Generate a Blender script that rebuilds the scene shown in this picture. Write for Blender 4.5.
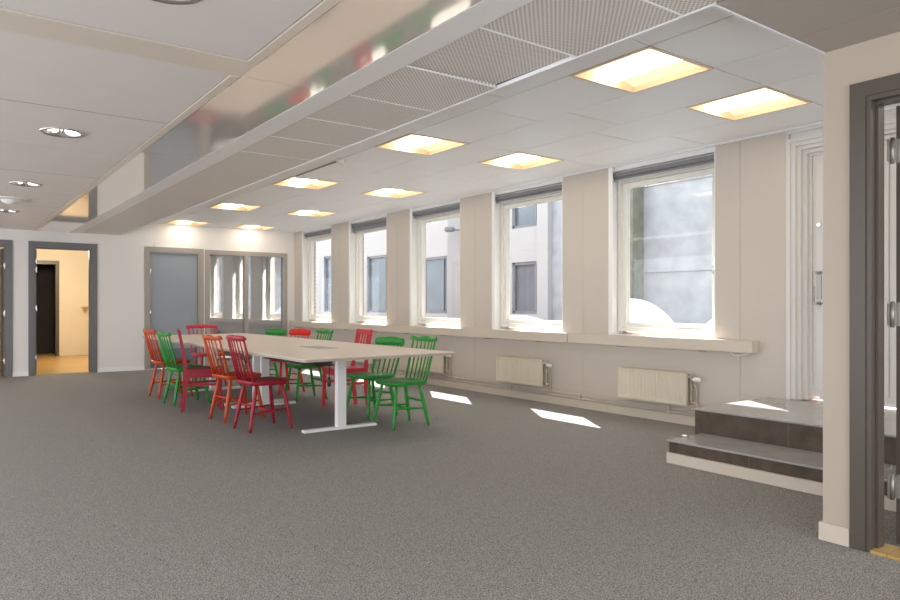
import bpy, bmesh, math, random
from mathutils import Vector, Matrix
random.seed(4)
PI = math.pi
for o in list(bpy.data.objects): bpy.data.objects.remove(o)
SC = bpy.context.scene
COL = SC.collection

# ---------------------------------------------------------------- camera, world, sun, exposure
FPX, CAMH = 697.0, 1.12
cam_d = bpy.data.cameras.new('camera'); cam = bpy.data.objects.new('camera', cam_d); COL.objects.link(cam)
cam_d.sensor_width = 36.0; cam_d.lens = 36.0*FPX/900.0; cam_d.shift_y = 5.8/900.0
cam_d.clip_start = 0.05; cam_d.clip_end = 200
cam.location = (0, 0, CAMH)
cam.rotation_euler = (PI/2, 0, -math.atan2(511.5, 697.0))
SC.camera = cam
SC.view_settings.view_transform = 'Standard'; SC.view_settings.look = 'None'
SC.view_settings.exposure = 0.86; SC.view_settings.gamma = 1.0
SC.view_settings.use_curve_mapping = False
try:
    SC.cycles.use_denoising = True
    SC.cycles.max_bounces = 10; SC.cycles.diffuse_bounces = 6; SC.cycles.transparent_max_bounces = 16
    SC.cycles.caustics_reflective = False; SC.cycles.caustics_refractive = False
    SC.cycles.sample_clamp_indirect = 8.0
except Exception: pass

world = bpy.data.worlds.new('sky'); SC.world = world; world.use_nodes = True
bg = world.node_tree.nodes['Background']
bg.inputs[0].default_value = (0.92, 0.955, 1.0, 1); bg.inputs[1].default_value = 2.0

sun_d = bpy.data.lights.new('sun', 'SUN'); sun = bpy.data.objects.new('sun', sun_d); COL.objects.link(sun)
sun_d.energy = 17.0; sun_d.angle = math.radians(0.6); sun_d.color = (1.0, 0.96, 0.90)
sun.rotation_euler = Vector((-0.45, -0.72, -1.0)).to_track_quat('-Z', 'Y').to_euler()

LAMP = 4.2          # radiance of the ceiling light diffusers
DOWN = 9.0          # radiance of the round downlights

# ---------------------------------------------------------------- room numbers (metres)
XW, YF, ZC, ZL = 5.69, 12.97, 2.58, 2.33
XB = 2.515          # where the low bulkhead meets the high ceiling
XP, YP = 3.42, 1.637  # pier plane and corner
WO = [(3.68+1.92*k, 4.93+1.92*k) for k in range(5)]

# ---------------------------------------------------------------- materials
def mat(name, col, rough=0.5, metal=0.0, spec=0.5, emit=None, es=0.0, noise=None, bump=None, coat=0.0):
    m = bpy.data.materials.new(name); m.use_nodes = True
    nt = m.node_tree; p = nt.nodes['Principled BSDF']
    p.inputs['Base Color'].default_value = (*col, 1); p.inputs['Roughness'].default_value = rough
    p.inputs['Metallic'].default_value = metal; p.inputs['Specular IOR Level'].default_value = spec
    p.inputs['Coat Weight'].default_value = coat
    if emit: p.inputs['Emission Color'].default_value = (*emit, 1); p.inputs['Emission Strength'].default_value = es
    tc = nt.nodes.new('ShaderNodeTexCoord')
    if noise:   # (scale, amount)
        n = nt.nodes.new('ShaderNodeTexNoise'); n.inputs['Scale'].default_value = noise[0]; n.inputs['Detail'].default_value = 4
        nt.links.new(tc.outputs['Object'], n.inputs['Vector'])
        r = nt.nodes.new('ShaderNodeValToRGB'); a = noise[1]
        r.color_ramp.elements[0].position = 0.3; r.color_ramp.elements[1].position = 0.7
        r.color_ramp.elements[0].color = tuple(c*(1-a) for c in col)+(1,)
        r.color_ramp.elements[1].color = tuple(min(1, c*(1+a)) for c in col)+(1,)
        nt.links.new(n.outputs['Fac'], r.inputs[0]); nt.links.new(r.outputs[0], p.inputs['Base Color'])
    if bump:    # (scale, strength, distance)
        n = nt.nodes.new('ShaderNodeTexNoise'); n.inputs['Scale'].default_value = bump[0]
        nt.links.new(tc.outputs['Object'], n.inputs['Vector'])
        b = nt.nodes.new('ShaderNodeBump'); b.inputs['Strength'].default_value = bump[1]; b.inputs['Distance'].default_value = bump[2]
        nt.links.new(n.outputs['Fac'], b.inputs['Height']); nt.links.new(b.outputs[0], p.inputs['Normal'])
    return m

M = {}
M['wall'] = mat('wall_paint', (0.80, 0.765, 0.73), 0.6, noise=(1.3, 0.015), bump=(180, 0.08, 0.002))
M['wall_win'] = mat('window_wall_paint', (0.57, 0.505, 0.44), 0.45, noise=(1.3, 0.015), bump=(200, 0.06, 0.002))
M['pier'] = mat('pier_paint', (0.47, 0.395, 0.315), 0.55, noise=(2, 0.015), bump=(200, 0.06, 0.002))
M['white'] = mat('white_paint', (0.86, 0.85, 0.83), 0.35, noise=(4, 0.01))
M['skirt'] = mat('skirting_paint', (0.60, 0.525, 0.435), 0.4, noise=(4, 0.015))
M['ceil'] = mat('ceiling_tile', (0.88, 0.885, 0.90), 0.45, noise=(3, 0.012))
M['joint'] = mat('tile_joint', (0.30, 0.29, 0.28), 0.8, noise=(8, 0.05))
M['lowceil'] = mat('grey_ceiling_tile', (0.755, 0.70, 0.66), 0.55, noise=(3, 0.015), bump=(220, 0.1, 0.002))
M['lowceil2'] = mat('taupe_ceiling_tile', (0.42, 0.37, 0.325), 0.5, noise=(3, 0.02))
M['beige_metal'] = mat('beige_metal_strip', (0.74, 0.655, 0.55), 0.3, noise=(5, 0.01))
M['gloss'] = mat('polished_cream_metal', (0.93, 0.865, 0.81), 0.06, 0.6, noise=(2, 0.01), bump=(1.6, 0.05, 0.02))
M['matte_strip'] = mat('matte_bulkhead_metal', (0.80, 0.77, 0.745), 0.4, noise=(5, 0.01))
M['dark'] = mat('void_shade_black', (0.03, 0.028, 0.026), 0.9, noise=(5, 0.1))  # near-black colour stands in for the shade inside unlit spaces
M['frame_grey'] = mat('grey_door_frame', (0.165, 0.16, 0.16), 0.4, noise=(6, 0.03))
M['frame_taupe'] = mat('taupe_frame', (0.36, 0.325, 0.29), 0.4, noise=(6, 0.03))
M['frame_brown'] = mat('brown_grey_frame', (0.085, 0.068, 0.053), 0.4, noise=(6, 0.03))
M['door_grey'] = mat('blue_grey_door', (0.30, 0.33, 0.37), 0.35, noise=(3, 0.02))
M['kick'] = mat('door_kick_plate', (0.16, 0.185, 0.22), 0.3, 0.3, noise=(5, 0.03))
M['metal'] = mat('brushed_steel', (0.72, 0.71, 0.69), 0.25, 1.0, noise=(30, 0.05))
M['hinge'] = mat('dull_hinge_steel', (0.36, 0.34, 0.30), 0.45, 0.8, noise=(30, 0.05))
M['rad'] = mat('cream_enamel', (0.64, 0.58, 0.455), 0.35, noise=(6, 0.015))
M['winframe'] = mat('window_frame_paint', (0.80, 0.78, 0.71), 0.35, noise=(6, 0.015))
M['blind'] = mat('grey_blind_fabric', (0.22, 0.215, 0.225), 0.7, noise=(30, 0.06))
M['blindbar'] = mat('blind_bar', (0.50, 0.49, 0.50), 0.35, 0.4, noise=(10, 0.03))
M['table'] = mat('birch_laminate', (0.72, 0.61, 0.505), 0.38, noise=(2.5, 0.02))
M['tedge'] = mat('table_edge', (0.42, 0.36, 0.30), 0.5, noise=(10, 0.05))
M['legwhite'] = mat('white_powder_coat', (0.90, 0.885, 0.87), 0.35, noise=(8, 0.01))
M['black'] = mat('black_plastic', (0.015, 0.015, 0.016), 0.4, noise=(10, 0.1))
M['socket'] = mat('grey_hatch', (0.33, 0.31, 0.28), 0.4, 0.3, noise=(10, 0.03))
M['green'] = mat('green_chair_paint', (0.028, 0.27, 0.036), 0.36, spec=0.32, noise=(14, 0.10), coat=0.0)
M['orange'] = mat('orange_chair_paint', (0.52, 0.060, 0.007), 0.36, spec=0.32, noise=(14, 0.10), coat=0.0)
M['crimson'] = mat('crimson_chair_paint', (0.34, 0.015, 0.030), 0.36, spec=0.32, noise=(14, 0.10), coat=0.0)
M['pinkred'] = mat('coral_chair_paint', (0.60, 0.045, 0.065), 0.36, spec=0.32, noise=(14, 0.08), coat=0.0)
M['red'] = mat('bright_red_chair_paint', (0.68, 0.022, 0.010), 0.36, spec=0.32, noise=(14, 0.08), coat=0.0)
M['stone'] = mat('brown_stone_riser', (0.085, 0.060, 0.040), 0.5, spec=0.3, noise=(9, 0.30))
M['stonetop'] = mat('grey_stone_tread', (0.36, 0.345, 0.34), 0.16, noise=(7, 0.08))
M['stonejoint'] = mat('stone_joint', (0.17, 0.135, 0.105), 0.7, noise=(20, 0.1))
M['doorwhite'] = mat('balcony_door_paint', (0.68, 0.655, 0.62), 0.35, noise=(5, 0.01))
M['pvc'] = mat('pale_plastic', (0.80, 0.79, 0.77), 0.35, noise=(9, 0.01))
M['hall'] = mat('hall_paint', (0.70, 0.64, 0.53), 0.6, noise=(2, 0.02))
M['paper'] = mat('paper_notice', (0.55, 0.47, 0.38), 0.6, noise=(20, 0.08))
M['facade'] = mat('white_facade_panel', (0.42, 0.41, 0.41), 0.6, noise=(2, 0.02))
M['conc'] = mat('weathered_grey_wall', (0.35, 0.37, 0.395), 0.5, noise=(3.5, 0.16))
M['extglass'] = mat('dark_outside_pane', (0.13, 0.16, 0.19), 0.15, noise=(1.5, 0.2))
M['extdark'] = mat('outside_window_frame', (0.17, 0.18, 0.20), 0.5, noise=(4, 0.1))
M['mud'] = mat('brown_post', (0.17, 0.17, 0.13), 0.7, noise=(6, 0.25))
M['snow'] = mat('snow', (0.86, 0.88, 0.92), 0.7, noise=(3, 0.02), bump=(6, 0.3, 0.05))
M['ground'] = mat('courtyard_ground', (0.20, 0.20, 0.21), 0.8, noise=(2, 0.15))
M['diff'] = mat('light_diffuser', (0.42, 0.36, 0.25), 0.4, emit=(1.0, 0.80, 0.52), es=LAMP*0.13, noise=(6, 0.01))
M['tube'] = mat('light_tube_cover', (0.9, 0.88, 0.8), 0.4, emit=(1.0, 0.93, 0.80), es=LAMP*1.8, noise=(6, 0.01))
M['ldown'] = mat('downlight_lens', (0.9, 0.88, 0.85), 0.4, emit=(1.0, 0.88, 0.74), es=DOWN, noise=(6, 0.01))
M['goldrim'] = mat('light_frame_enamel', (0.74, 0.60, 0.42), 0.35, noise=(6, 0.02))

def mat_carpet():
    m = mat('grey_loop_carpet', (0.2, 0.19, 0.18), 0.95, spec=0.15)
    nt = m.node_tree; p = nt.nodes['Principled BSDF']; tc = nt.nodes.new('ShaderNodeTexCoord')
    n = nt.nodes.new('ShaderNodeTexNoise'); n.inputs['Scale'].default_value = 150; n.inputs['Detail'].default_value = 3; n.inputs['Roughness'].default_value = 0.7
    v = nt.nodes.new('ShaderNodeTexVoronoi'); v.inputs['Scale'].default_value = 260
    nt.links.new(tc.outputs['Object'], n.inputs['Vector']); nt.links.new(tc.outputs['Object'], v.inputs['Vector'])
    mx = nt.nodes.new('ShaderNodeMath'); mx.operation = 'MULTIPLY_ADD'; mx.inputs[1].default_value = 0.25
    sep = nt.nodes.new('ShaderNodeSeparateColor'); nt.links.new(v.outputs['Color'], sep.inputs[0])
    nt.links.new(sep.outputs[0], mx.inputs[0]); nt.links.new(n.outputs['Fac'], mx.inputs[2])
    r = nt.nodes.new('ShaderNodeValToRGB'); e = r.color_ramp.elements
    e[0].position = 0.42; e[0].color = (0.070, 0.067, 0.063, 1); e[1].position = 0.82; e[1].color = (0.49, 0.468, 0.445, 1)
    nt.links.new(mx.outputs[0], r.inputs[0]); nt.links.new(r.outputs[0], p.inputs['Base Color'])
    b = nt.nodes.new('ShaderNodeBump'); b.inputs['Strength'].default_value = 0.5; b.inputs['Distance'].default_value = 0.004
    nt.links.new(mx.outputs[0], b.inputs['Height']); nt.links.new(b.outputs[0], p.inputs['Normal'])
    return m
M['carpet'] = mat_carpet()

def mat_perf():
    """sheet metal with a staggered grid of small dark holes"""
    m = mat('perforated_metal', (0.58, 0.54, 0.50), 0.4)
    nt = m.node_tree; p = nt.nodes['Principled BSDF']; tc = nt.nodes.new('ShaderNodeTexCoord')
    sep = nt.nodes.new('ShaderNodeSeparateXYZ'); nt.links.new(tc.outputs['Object'], sep.inputs[0])
    def mth(op, a, b=None):
        n = nt.nodes.new('ShaderNodeMath'); n.operation = op
        for i, q in enumerate((a, b)):
            if q is None: continue
            if isinstance(q, (int, float)): n.inputs[i].default_value = q
            else: nt.links.new(q, n.inputs[i])
        return n.outputs[0]
    k = 2*PI/0.024
    s = mth('ADD', sep.outputs[0], sep.outputs[1]); d = mth('SUBTRACT', sep.outputs[0], sep.outputs[1])
    f = mth('MULTIPLY', mth('SINE', mth('MULTIPLY', s, k/2.1)), mth('SINE', mth('MULTIPLY', d, k/2.1)))
    g = mth('GREATER_THAN', mth('ABSOLUTE', f), 0.52)
    mx = nt.nodes.new('ShaderNodeMix'); mx.data_type = 'RGBA'
    mx.inputs[6].default_value = (0.78, 0.73, 0.68, 1); mx.inputs[7].default_value = (0.38, 0.34, 0.305, 1)
    nt.links.new(g, mx.inputs[0]); nt.links.new(mx.outputs[2], p.inputs['Base Color'])
    return m
M['perf'] = mat_perf()

def mat_glass(name, tint, refl, rough=0.0):
    m = bpy.data.materials.new(name); m.use_nodes = True; nt = m.node_tree
    for n in list(nt.nodes): nt.nodes.remove(n)
    out = nt.nodes.new('ShaderNodeOutputMaterial'); mix = nt.nodes.new('ShaderNodeMixShader')
    t = nt.nodes.new('ShaderNodeBsdfTransparent'); t.inputs[0].default_value = (*tint, 1)
    g = nt.nodes.new('ShaderNodeBsdfGlossy'); g.inputs['Roughness'].default_value = rough
    lw0 = nt.nodes.new('ShaderNodeLayerWeight'); lw0.inputs[0].default_value = 0.5
    lw = nt.nodes.new('ShaderNodeMath'); lw.operation = 'POWER'; lw.inputs[1].default_value = 5.0; nt.links.new(lw0.outputs['Facing'], lw.inputs[0])
    a = nt.nodes.new('ShaderNodeMath'); a.operation = 'ADD'; a.use_clamp = True; a.inputs[1].default_value = refl
    nt.links.new(lw.outputs[0], a.inputs[0]); nt.links.new(a.outputs[0], mix.inputs[0])
    nt.links.new(t.outputs[0], mix.inputs[1]); nt.links.new(g.outputs[0], mix.inputs[2]); nt.links.new(mix.outputs[0], out.inputs[0])
    return m
M['glass'] = mat_glass('window_glass', (0.94, 0.955, 0.955), 0.035)
M['pglass'] = mat_glass('boosted_partition_glass', (0.75, 0.78, 0.82), 0.50)  # mirror share raised to brighten the reflected windows

def mat_brick():
    m = mat('red_brown_brick', (0.4, 0.2, 0.12), 0.8); nt = m.node_tree; p = nt.nodes['Principled BSDF']
    tc = nt.nodes.new('ShaderNodeTexCoord'); mp = nt.nodes.new('ShaderNodeMapping'); mp.inputs['Rotation'].default_value = (PI/2, 0, 0)
    br = nt.nodes.new('ShaderNodeTexBrick'); br.inputs['Scale'].default_value = 1.0
    br.inputs['Brick Width'].default_value = 0.25; br.inputs['Row Height'].default_value = 0.075; br.inputs['Mortar Size'].default_value = 0.01
    br.inputs['Color1'].default_value = (0.42, 0.24, 0.17, 1); br.inputs['Color2'].default_value = (0.34, 0.19, 0.14, 1); br.inputs['Mortar'].default_value = (0.55, 0.52, 0.48, 1)
    nt.links.new(tc.outputs['Object'], mp.inputs[0]); nt.links.new(mp.outputs[0], br.inputs[0]); nt.links.new(br.outputs[0], p.inputs['Base Color'])
    return m
M['brick'] = mat_brick()

def mat_parquet():
    m = mat('yellow_parquet', (0.6, 0.4, 0.15), 0.3); nt = m.node_tree; p = nt.nodes['Principled BSDF']
    tc = nt.nodes.new('ShaderNodeTexCoord')
    br = nt.nodes.new('ShaderNodeTexBrick'); br.inputs['Scale'].default_value = 1.0
    br.inputs['Brick Width'].default_value = 0.9; br.inputs['Row Height'].default_value = 0.09; br.inputs['Mortar Size'].default_value = 0.002
    br.inputs['Color1'].default_value = (0.52, 0.34, 0.12, 1); br.inputs['Color2'].default_value = (0.45, 0.29, 0.10, 1); br.inputs['Mortar'].default_value = (0.25, 0.15, 0.06, 1)
    nt.links.new(tc.outputs['Object'], br.inputs[0]); nt.links.new(br.outputs[0], p.inputs['Base Color'])
    return m
M['parquet'] = mat_parquet()

# ---------------------------------------------------------------- mesh helpers
class MB:
    def __init__(s): s.v = []; s.f = []; s.sm = []
    def add(s, verts, faces, smooth=False):
        n = len(s.v); s.v += [tuple(v) for v in verts]; s.f += [tuple(i+n for i in f) for f in faces]; s.sm += [smooth]*len(faces)
        return s
    def box(s, x0, x1, y0, y1, z0, z1):
        v = [(x, y, z) for x in (x0, x1) for y in (y0, y1) for z in (z0, z1)]
        return s.add(v, [(0, 1, 3, 2), (4, 6, 7, 5), (0, 4, 5, 1), (2, 3, 7, 6), (0, 2, 6, 4), (1, 5, 7, 3)])
    def rod(s, pts, rads, n=10, cap=True):
        """tube through pts with a radius per point"""
        pts = [Vector(p) for p in pts]
        if isinstance(rads, (int, float)): rads = [rads]*len(pts)
        vs = []; fs = []
        up = None
        for i, p in enumerate(pts):
            d = (pts[min(i+1, len(pts)-1)] - pts[max(i-1, 0)]).normalized()
            if up is None:
                up = Vector((0, 0, 1)) if abs(d.z) < 0.9 else Vector((1, 0, 0))
            a = d.cross(up).normalized(); b = d.cross(a).normalized(); up = a.cross(d)
            for k in range(n):
                t = 2*PI*k/n; vs.append(p + (a*math.cos(t) + b*math.sin(t))*rads[i])
        for i in range(len(pts)-1):
            for k in range(n):
                fs.append((i*n+k, i*n+(k+1) % n, (i+1)*n+(k+1) % n, (i+1)*n+k))
        s.add(vs, fs, True)
        if cap:
            m = len(s.v)-len(vs)
            s.f.append(tuple(m+k for k in range(n))[::-1]); s.sm.append(False)
            s.f.append(tuple(m+(len(pts)-1)*n+k for k in range(n))); s.sm.append(False)
        return s
    def bar(s, p0, p1, w, h, up=(0, 0, 1)):
        """rectangular bar between two points"""
        p0 = Vector(p0); p1 = Vector(p1); d = (p1-p0).normalized(); a = d.cross(Vector(up)).normalized(); b = a.cross(d)
        v = [p + a*(w/2*i) + b*(h/2*j) for p in (p0, p1) for i, j in ((-1, -1), (1, -1), (1, 1), (-1, 1))]
        return s.add(v, [(3, 2, 1, 0), (4, 5, 6, 7), (0, 1, 5, 4), (1, 2, 6, 5), (2, 3, 7, 6), (3, 0, 4, 7)])
    def lathe(s, prof, c=(0, 0, 0), n=24, smooth=True):
        vs = []; fs = []
        for r, z in prof:
            for k in range(n):
                t = 2*PI*k/n; vs.append((c[0]+r*math.cos(t), c[1]+r*math.sin(t), c[2]+z))
        for i in range(len(prof)-1):
            for k in range(n): fs.append((i*n+k, i*n+(k+1) % n, (i+1)*n+(k+1) % n, (i+1)*n+k))
        return s.add(vs, fs, smooth)
    def prism(s, pts, z0, z1, smooth=False):
        n = len(pts); v = [(x, y, z0) for x, y in pts] + [(x, y, z1) for x, y in pts]
        s.add(v, [tuple(range(n))[::-1], tuple(range(n, 2*n))])
        m = len(s.v)-2*n
        for k in range(n): s.f.append((m+k, m+(k+1) % n, m+n+(k+1) % n, m+n+k)); s.sm.append(smooth)
        return s
    def grid(s, fn, nu, nv, smooth=True):
        v = [fn(i/nu, j/nv) for i in range(nu+1) for j in range(nv+1)]
        f = [(i*(nv+1)+j, (i+1)*(nv+1)+j, (i+1)*(nv+1)+j+1, i*(nv+1)+j+1) for i in range(nu) for j in range(nv)]
        return s.add(v, f, smooth)
    def mesh(s, name, m, bevel=None):
        me = bpy.data.meshes.new(name); me.from_pydata(s.v, [], s.f)
        for p, q in zip(me.polygons, s.sm): p.use_smooth = q
        bm = bmesh.new(); bm.from_mesh(me); bmesh.ops.recalc_face_normals(bm, faces=bm.faces)
        if bevel: bmesh.ops.bevel(bm, geom=list(bm.edges), offset=bevel, segments=2, affect='EDGES', profile=0.6)
        bm.to_mesh(me); bm.free()
        me.materials.append(M[m]); me.update()
        return me
    def build(s, name, m, parent=None, bevel=None, loc=None):
        o = bpy.data.objects.new(name, s.mesh(name, m, bevel)); COL.objects.link(o)
        if parent: o.parent = parent
        if loc: o.location = loc
        return o

def empty(name, loc=(0, 0, 0), rz=0):
    o = bpy.data.objects.new(name, None); COL.objects.link(o); o.location = loc; o.rotation_euler = (0, 0, rz); o.empty_display_size = 0.1
    return o
def tag(o, label, cat, group=None):
    o['label'] = label; o['category'] = cat
    if group: o['group'] = group
    return o
def struct(o, label=None):
    o['kind'] = 'structure'
    if label: o['label'] = label
    return o
def copy_tree(o, parent=None):
    c = o.copy(); COL.objects.link(c); c.parent = parent
    for ch in list(o.children): copy_tree(ch, c)
    return c
ORD = ['first', 'second', 'third', 'fourth', 'fifth', 'sixth', 'seventh', 'eighth', 'ninth', 'tenth', 'eleventh', 'twelfth',
       'thirteenth', 'fourteenth', 'fifteenth', 'sixteenth', 'seventeenth', 'eighteenth', 'nineteenth', 'twentieth']

# ================================================================ STRUCTURE
X0, Y0 = -3.0, -2.0     # left and rear limits of the room; no walls here, sky light fills in
struct(MB().box(X0, XW+0.5, Y0, YF+0.06, -0.12, 0).build('floor', 'carpet'), 'grey speckled loop carpet over the whole office floor')
struct(MB().box(X0-0.4, XW+0.29, Y0-0.4, YF+6.2, 2.74, 2.95).build('sky_block_slab', 'joint'), 'unseen slab added above the ceilings to keep sky light out')  # added out of view to stop sky light leaking in

# high white ceiling: tiles with narrow joints, holes where the square lights sit
LX = [(3.22, 3.84), (4.43, 5.05)]; LY = [(2.49+2.455*k, 3.11+2.455*k) for k in range(5)]
c = MB(); g = 0.005
xs = [XB, 2.62, 3.22, 3.84, 4.43, 5.05, 5.60]
for i in range(len(xs)-1):
    xa, xb = xs[i], xs[i+1]
    if (xa, xb) in LX:
        ys = [YP, LY[0][0]]
        for k in range(5):
            ys += [LY[k][1]]
            if k < 4: ys += [(LY[k][1]+LY[k+1][0])/2, LY[k+1][0]]
        ys += [YF] if ys[-1] < YF-0.02 else []
        holes = [y[0] for y in LY]
    else:
        ys = [YP, 2.49] + [2.49+1.2275*(j+1) for j in range(9)]; ys = [y for y in ys if y < YF-0.1] + [YF]; holes = []
    for ya, yb in zip(ys[:-1], ys[1:]):
        if any(abs(ya-h) < 1e-6 for h in holes): continue
        c.box(xa+g, xb-g, ya+g, yb-g, ZC, ZC+0.02)
c.box(5.60+g, XW+0.02, YP, YF, ZC, ZC+0.02).box(XP+0.12, XW+0.02, Y0, YP-0.003, ZC, ZC+0.02)
c.box(XB-0.002, XB+0.05, YP, YF, ZC-0.008, ZC)         # light edge angle by the bulkhead
c.box(5.655, XW, YP, YF, ZC-0.008, ZC)
struct(c.build('ceiling', 'ceil'), 'white tiled ceiling over the window side of the room')
b = MB()
b.box(XB, XW+0.4, YP, YF, ZC+0.10, ZC+0.12)
struct(b.build('ceiling_void', 'dark'))
g = 0.0035
# low grey ceiling on the left with cross strips
ysL = [Y0, -0.10, 1.15, 2.40-0.02, 3.365]; lc = MB()
edges = [(Y0, -0.10), (-0.10, 1.05), (1.05, 2.20), (2.20, 3.36)] + [(3.62, 4.84)] + [(4.84+1.235*k, min(4.84+1.235*(k+1), YF)) for k in range(7)]
DL = [0.30, 2.77, 5.52, 8.07, 10.50]; DX = 0.70; DR = 0.115
def cell_with_hole(mb, xa, xb, ya, yb, z, h, cx, cy, r):
    """a flat tile with a round hole (downlight)"""
    n = 32; ring = [(cx+r*math.cos(2*PI*k/n), cy+r*math.sin(2*PI*k/n)) for k in range(n)]
    def outp(k):
        t = 2*PI*k/n; dx, dy = math.cos(t), math.sin(t)
        s = min(((xb-cx)/dx if dx > 1e-9 else (xa-cx)/dx if dx < -1e-9 else 1e9), ((yb-cy)/dy if dy > 1e-9 else (ya-cy)/dy if dy < -1e-9 else 1e9))
        return (cx+dx*s, cy+dy*s)
    outer = [outp(k) for k in range(n)]
    for k in range(n):
        k2 = (k+1) % n; a, b_, c_, d_ = ring[k], ring[k2], outer[k2], outer[k]
        poly = [a, b_, c_, d_]
        # include the tile corner when it lies between two outer points
        for px, py in ((xa, ya), (xb, ya), (xb, yb), (xa, yb)):
            ang = math.atan2(py-cy, px-cx) % (2*PI); t0 = 2*PI*k/n; t1 = 2*PI*(k+1)/n
            if t0 < ang < t1: poly = [a, b_, c_, (px, py), d_]
        mb.add([(x, y, z) for x, y in poly] , [tuple(range(len(poly)))])
        mb.add([(a[0], a[1], z), (b_[0], b_[1], z), (b_[0], b_[1], z+h), (a[0], a[1], z+h)], [(0, 1, 2, 3)])
for ya, yb in edges:
    cy = [y for y in DL if ya < y < yb]
    if cy:
        lc.box(X0, 0.2, ya+g, yb-g, ZL, ZL+0.02)
        cell_with_hole(lc, 0.2, 1.225, ya+g, yb-g, ZL, 0.02, DX, cy[0], DR)
    else: lc.box(X0, 1.225, ya+g, yb-g, ZL, ZL+0.02)
struct(lc.build('ceiling_left', 'lowceil'), 'low grey tiled ceiling on the left with round downlights')
struct(MB().box(X0, XB, Y0, YF, ZL+0.16, ZL+0.18).box(XB, XP, Y0, YP, ZL+0.16, ZL+0.18).box(XB-0.016, XB-0.0125, YP, YF, ZL+0.016, ZL+0.16).build('ceiling_backing', 'dark'))  # near-black backing and liner paint the shade above the low ceiling
t = MB(); t.box(X0, 1.285, 3.368, 3.612, ZL-0.004, ZL+0.02); t.box(1.232, 1.281, Y0, 3.36, ZL-0.006, ZL+0.02); t.box(1.232, 1.281, 3.62, YF, ZL-0.006, ZL+0.02)
struct(t.build('trim_1', 'beige_metal'), 'beige metal strips framing the low ceiling tiles')
t = MB()
ysg = [Y0, 1.2, 3.60, 6.05, 8.5, 10.95, YF]
for ya, yb in zip(ysg[:-1], ysg[1:]): t.box(1.287, 1.735, ya+0.0015, yb-0.0015, ZL-0.002, ZL+0.02)
struct(t.build('trim_2', 'gloss'), 'polished cream metal strip under the bulkhead mirroring the room')
t = MB().box(1.737, 1.895, Y0, YF, ZL-0.004, ZL+0.02)
struct(t.build('trim_3', 'matte_strip'), 'matte grey metal strip beside the polished one')
# riser of the bulkhead towards the high ceiling
t = MB().box(XB-0.012, XB, YP-0.012, YF, ZL-0.004, ZC+0.1).box(XB, XP, YP-0.012, YP, ZL-0.004, ZC+0.1)
struct(t.build('trim_4', 'ceil'), 'white edge between the low bulkhead and the high ceiling')
t = MB().box(XB+0.004, 3.128, Y0, YP-0.014, ZL, ZL+0.02).box(3.134, XP, Y0, YP-0.014, ZL, ZL+0.02)
struct(t.build('ceiling_right', 'lowceil2'), 'low grey ceiling in the near right corner')

# perforated metal panels in the bulkhead
pp = MB().box(0, 0.594, 0.004, 0.590, 0, 0.012); pp.box(0, 0.594, 0.0, 0.004, 0, 0.03); pp.box(0, 0.594, 0.590, 0.594, 0, 0.03)
pm = pp.mesh('perforated_panel', 'perf')
for k in range(19):
    y = 1.175+0.5975*k
    if y > YF-0.3: break
    o = bpy.data.objects.new('perforated_metal_sheet', pm); COL.objects.link(o); o.location = (1.903, y, ZL)
    tilt = 0
    if k == 2: o.rotation_euler = (0.014, -0.020, 0)
    tag(o, f'perforated grey metal ceiling sheet, {ORD[k]} from the near end of its row' + (', corner pushed up' if k == 2 else ''), 'ceiling panel', 'perforated panels in the bulkhead')
t = MB()
for k in range(1, 8):
    y = 1.175+0.5975*k-0.002
    if y > YF-0.3: break
    t.box(1.90, XB-0.014, y-0.006, y+0.004, ZL-0.0025, ZL+0.004)
struct(t.build('trim_5', 'white'), 'thin pale cross bars between the perforated panels')
struct(MB().box(1.90, XB-0.012, 1.175+0.5975*19, YF, ZL, ZL+0.02).box(1.9, XB-0.012, Y0, 1.17, ZL, ZL+0.02).build('ceiling_infill', 'lowceil'))

# ---- window wall
w = MB(); TH = 0.42
piers = [(WO[k][1], WO[k+1][0]) for k in range(4)]
DOORY = (2.10, 3.016)
def pier_panel(y0, y1, z0, z1, joints=()):
    ys = [y0] + [q for q in joints if y0 < q < y1] + [y1]
    for a, b_ in zip(ys[:-1], ys[1:]):
        w.box(XW, XW+0.02, a+(0.0015 if a != y0 else 0), b_-(0.0015 if b_ != y1 else 0), z0, z1)
    w.box(XW+0.018, XW+0.22, y0, y1, z0, z1)
JO = [3.437, 5.292, 7.21, 9.13, 11.05]
pier_panel(DOORY[1], WO[0][0], 0, ZC+0.02, JO)
for a, b_ in piers: pier_panel(a, b_, 0, ZC+0.02, JO)
pier_panel(WO[4][1], YF, 0, ZC+0.02, JO)
for a, b_ in WO: pier_panel(a, b_, 0, 0.81, JO)
w.box(XW, XW+0.22, Y0, DOORY[0], -0.1, ZC+0.02); w.box(XW, XW+0.22, DOORY[0], DOORY[1], -0.1, 0.33)
w.box(XW+0.1, XW+0.22, DOORY[0], DOORY[1], 2.52, ZC+0.1)
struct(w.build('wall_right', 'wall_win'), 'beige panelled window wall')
w = MB()   # outer brick leaf
for a, b_ in [(DOORY[1], WO[0][0])]+piers+[(WO[4][1], YF+6)]: w.box(XW+0.22, XW+0.29, a-0.0, b_+0.0, -0.1, 2.95)
for a, b_ in WO: w.box(XW+0.22, XW+0.29, a, b_, -0.1, 0.84); w.box(XW+0.22, XW+0.29, a, b_, 2.52, 2.95)
w.box(XW+0.22, XW+0.29, Y0, DOORY[0], -0.1, 2.95); w.box(XW+0.22, XW+0.29, DOORY[0], DOORY[1], -0.1, 0.33); w.box(XW+0.22, XW+0.29, DOORY[0], DOORY[1], 2.5, 2.95)
struct(w.build('wall_right_outer', 'brick'), 'brick outer leaf of the window wall')

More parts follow.
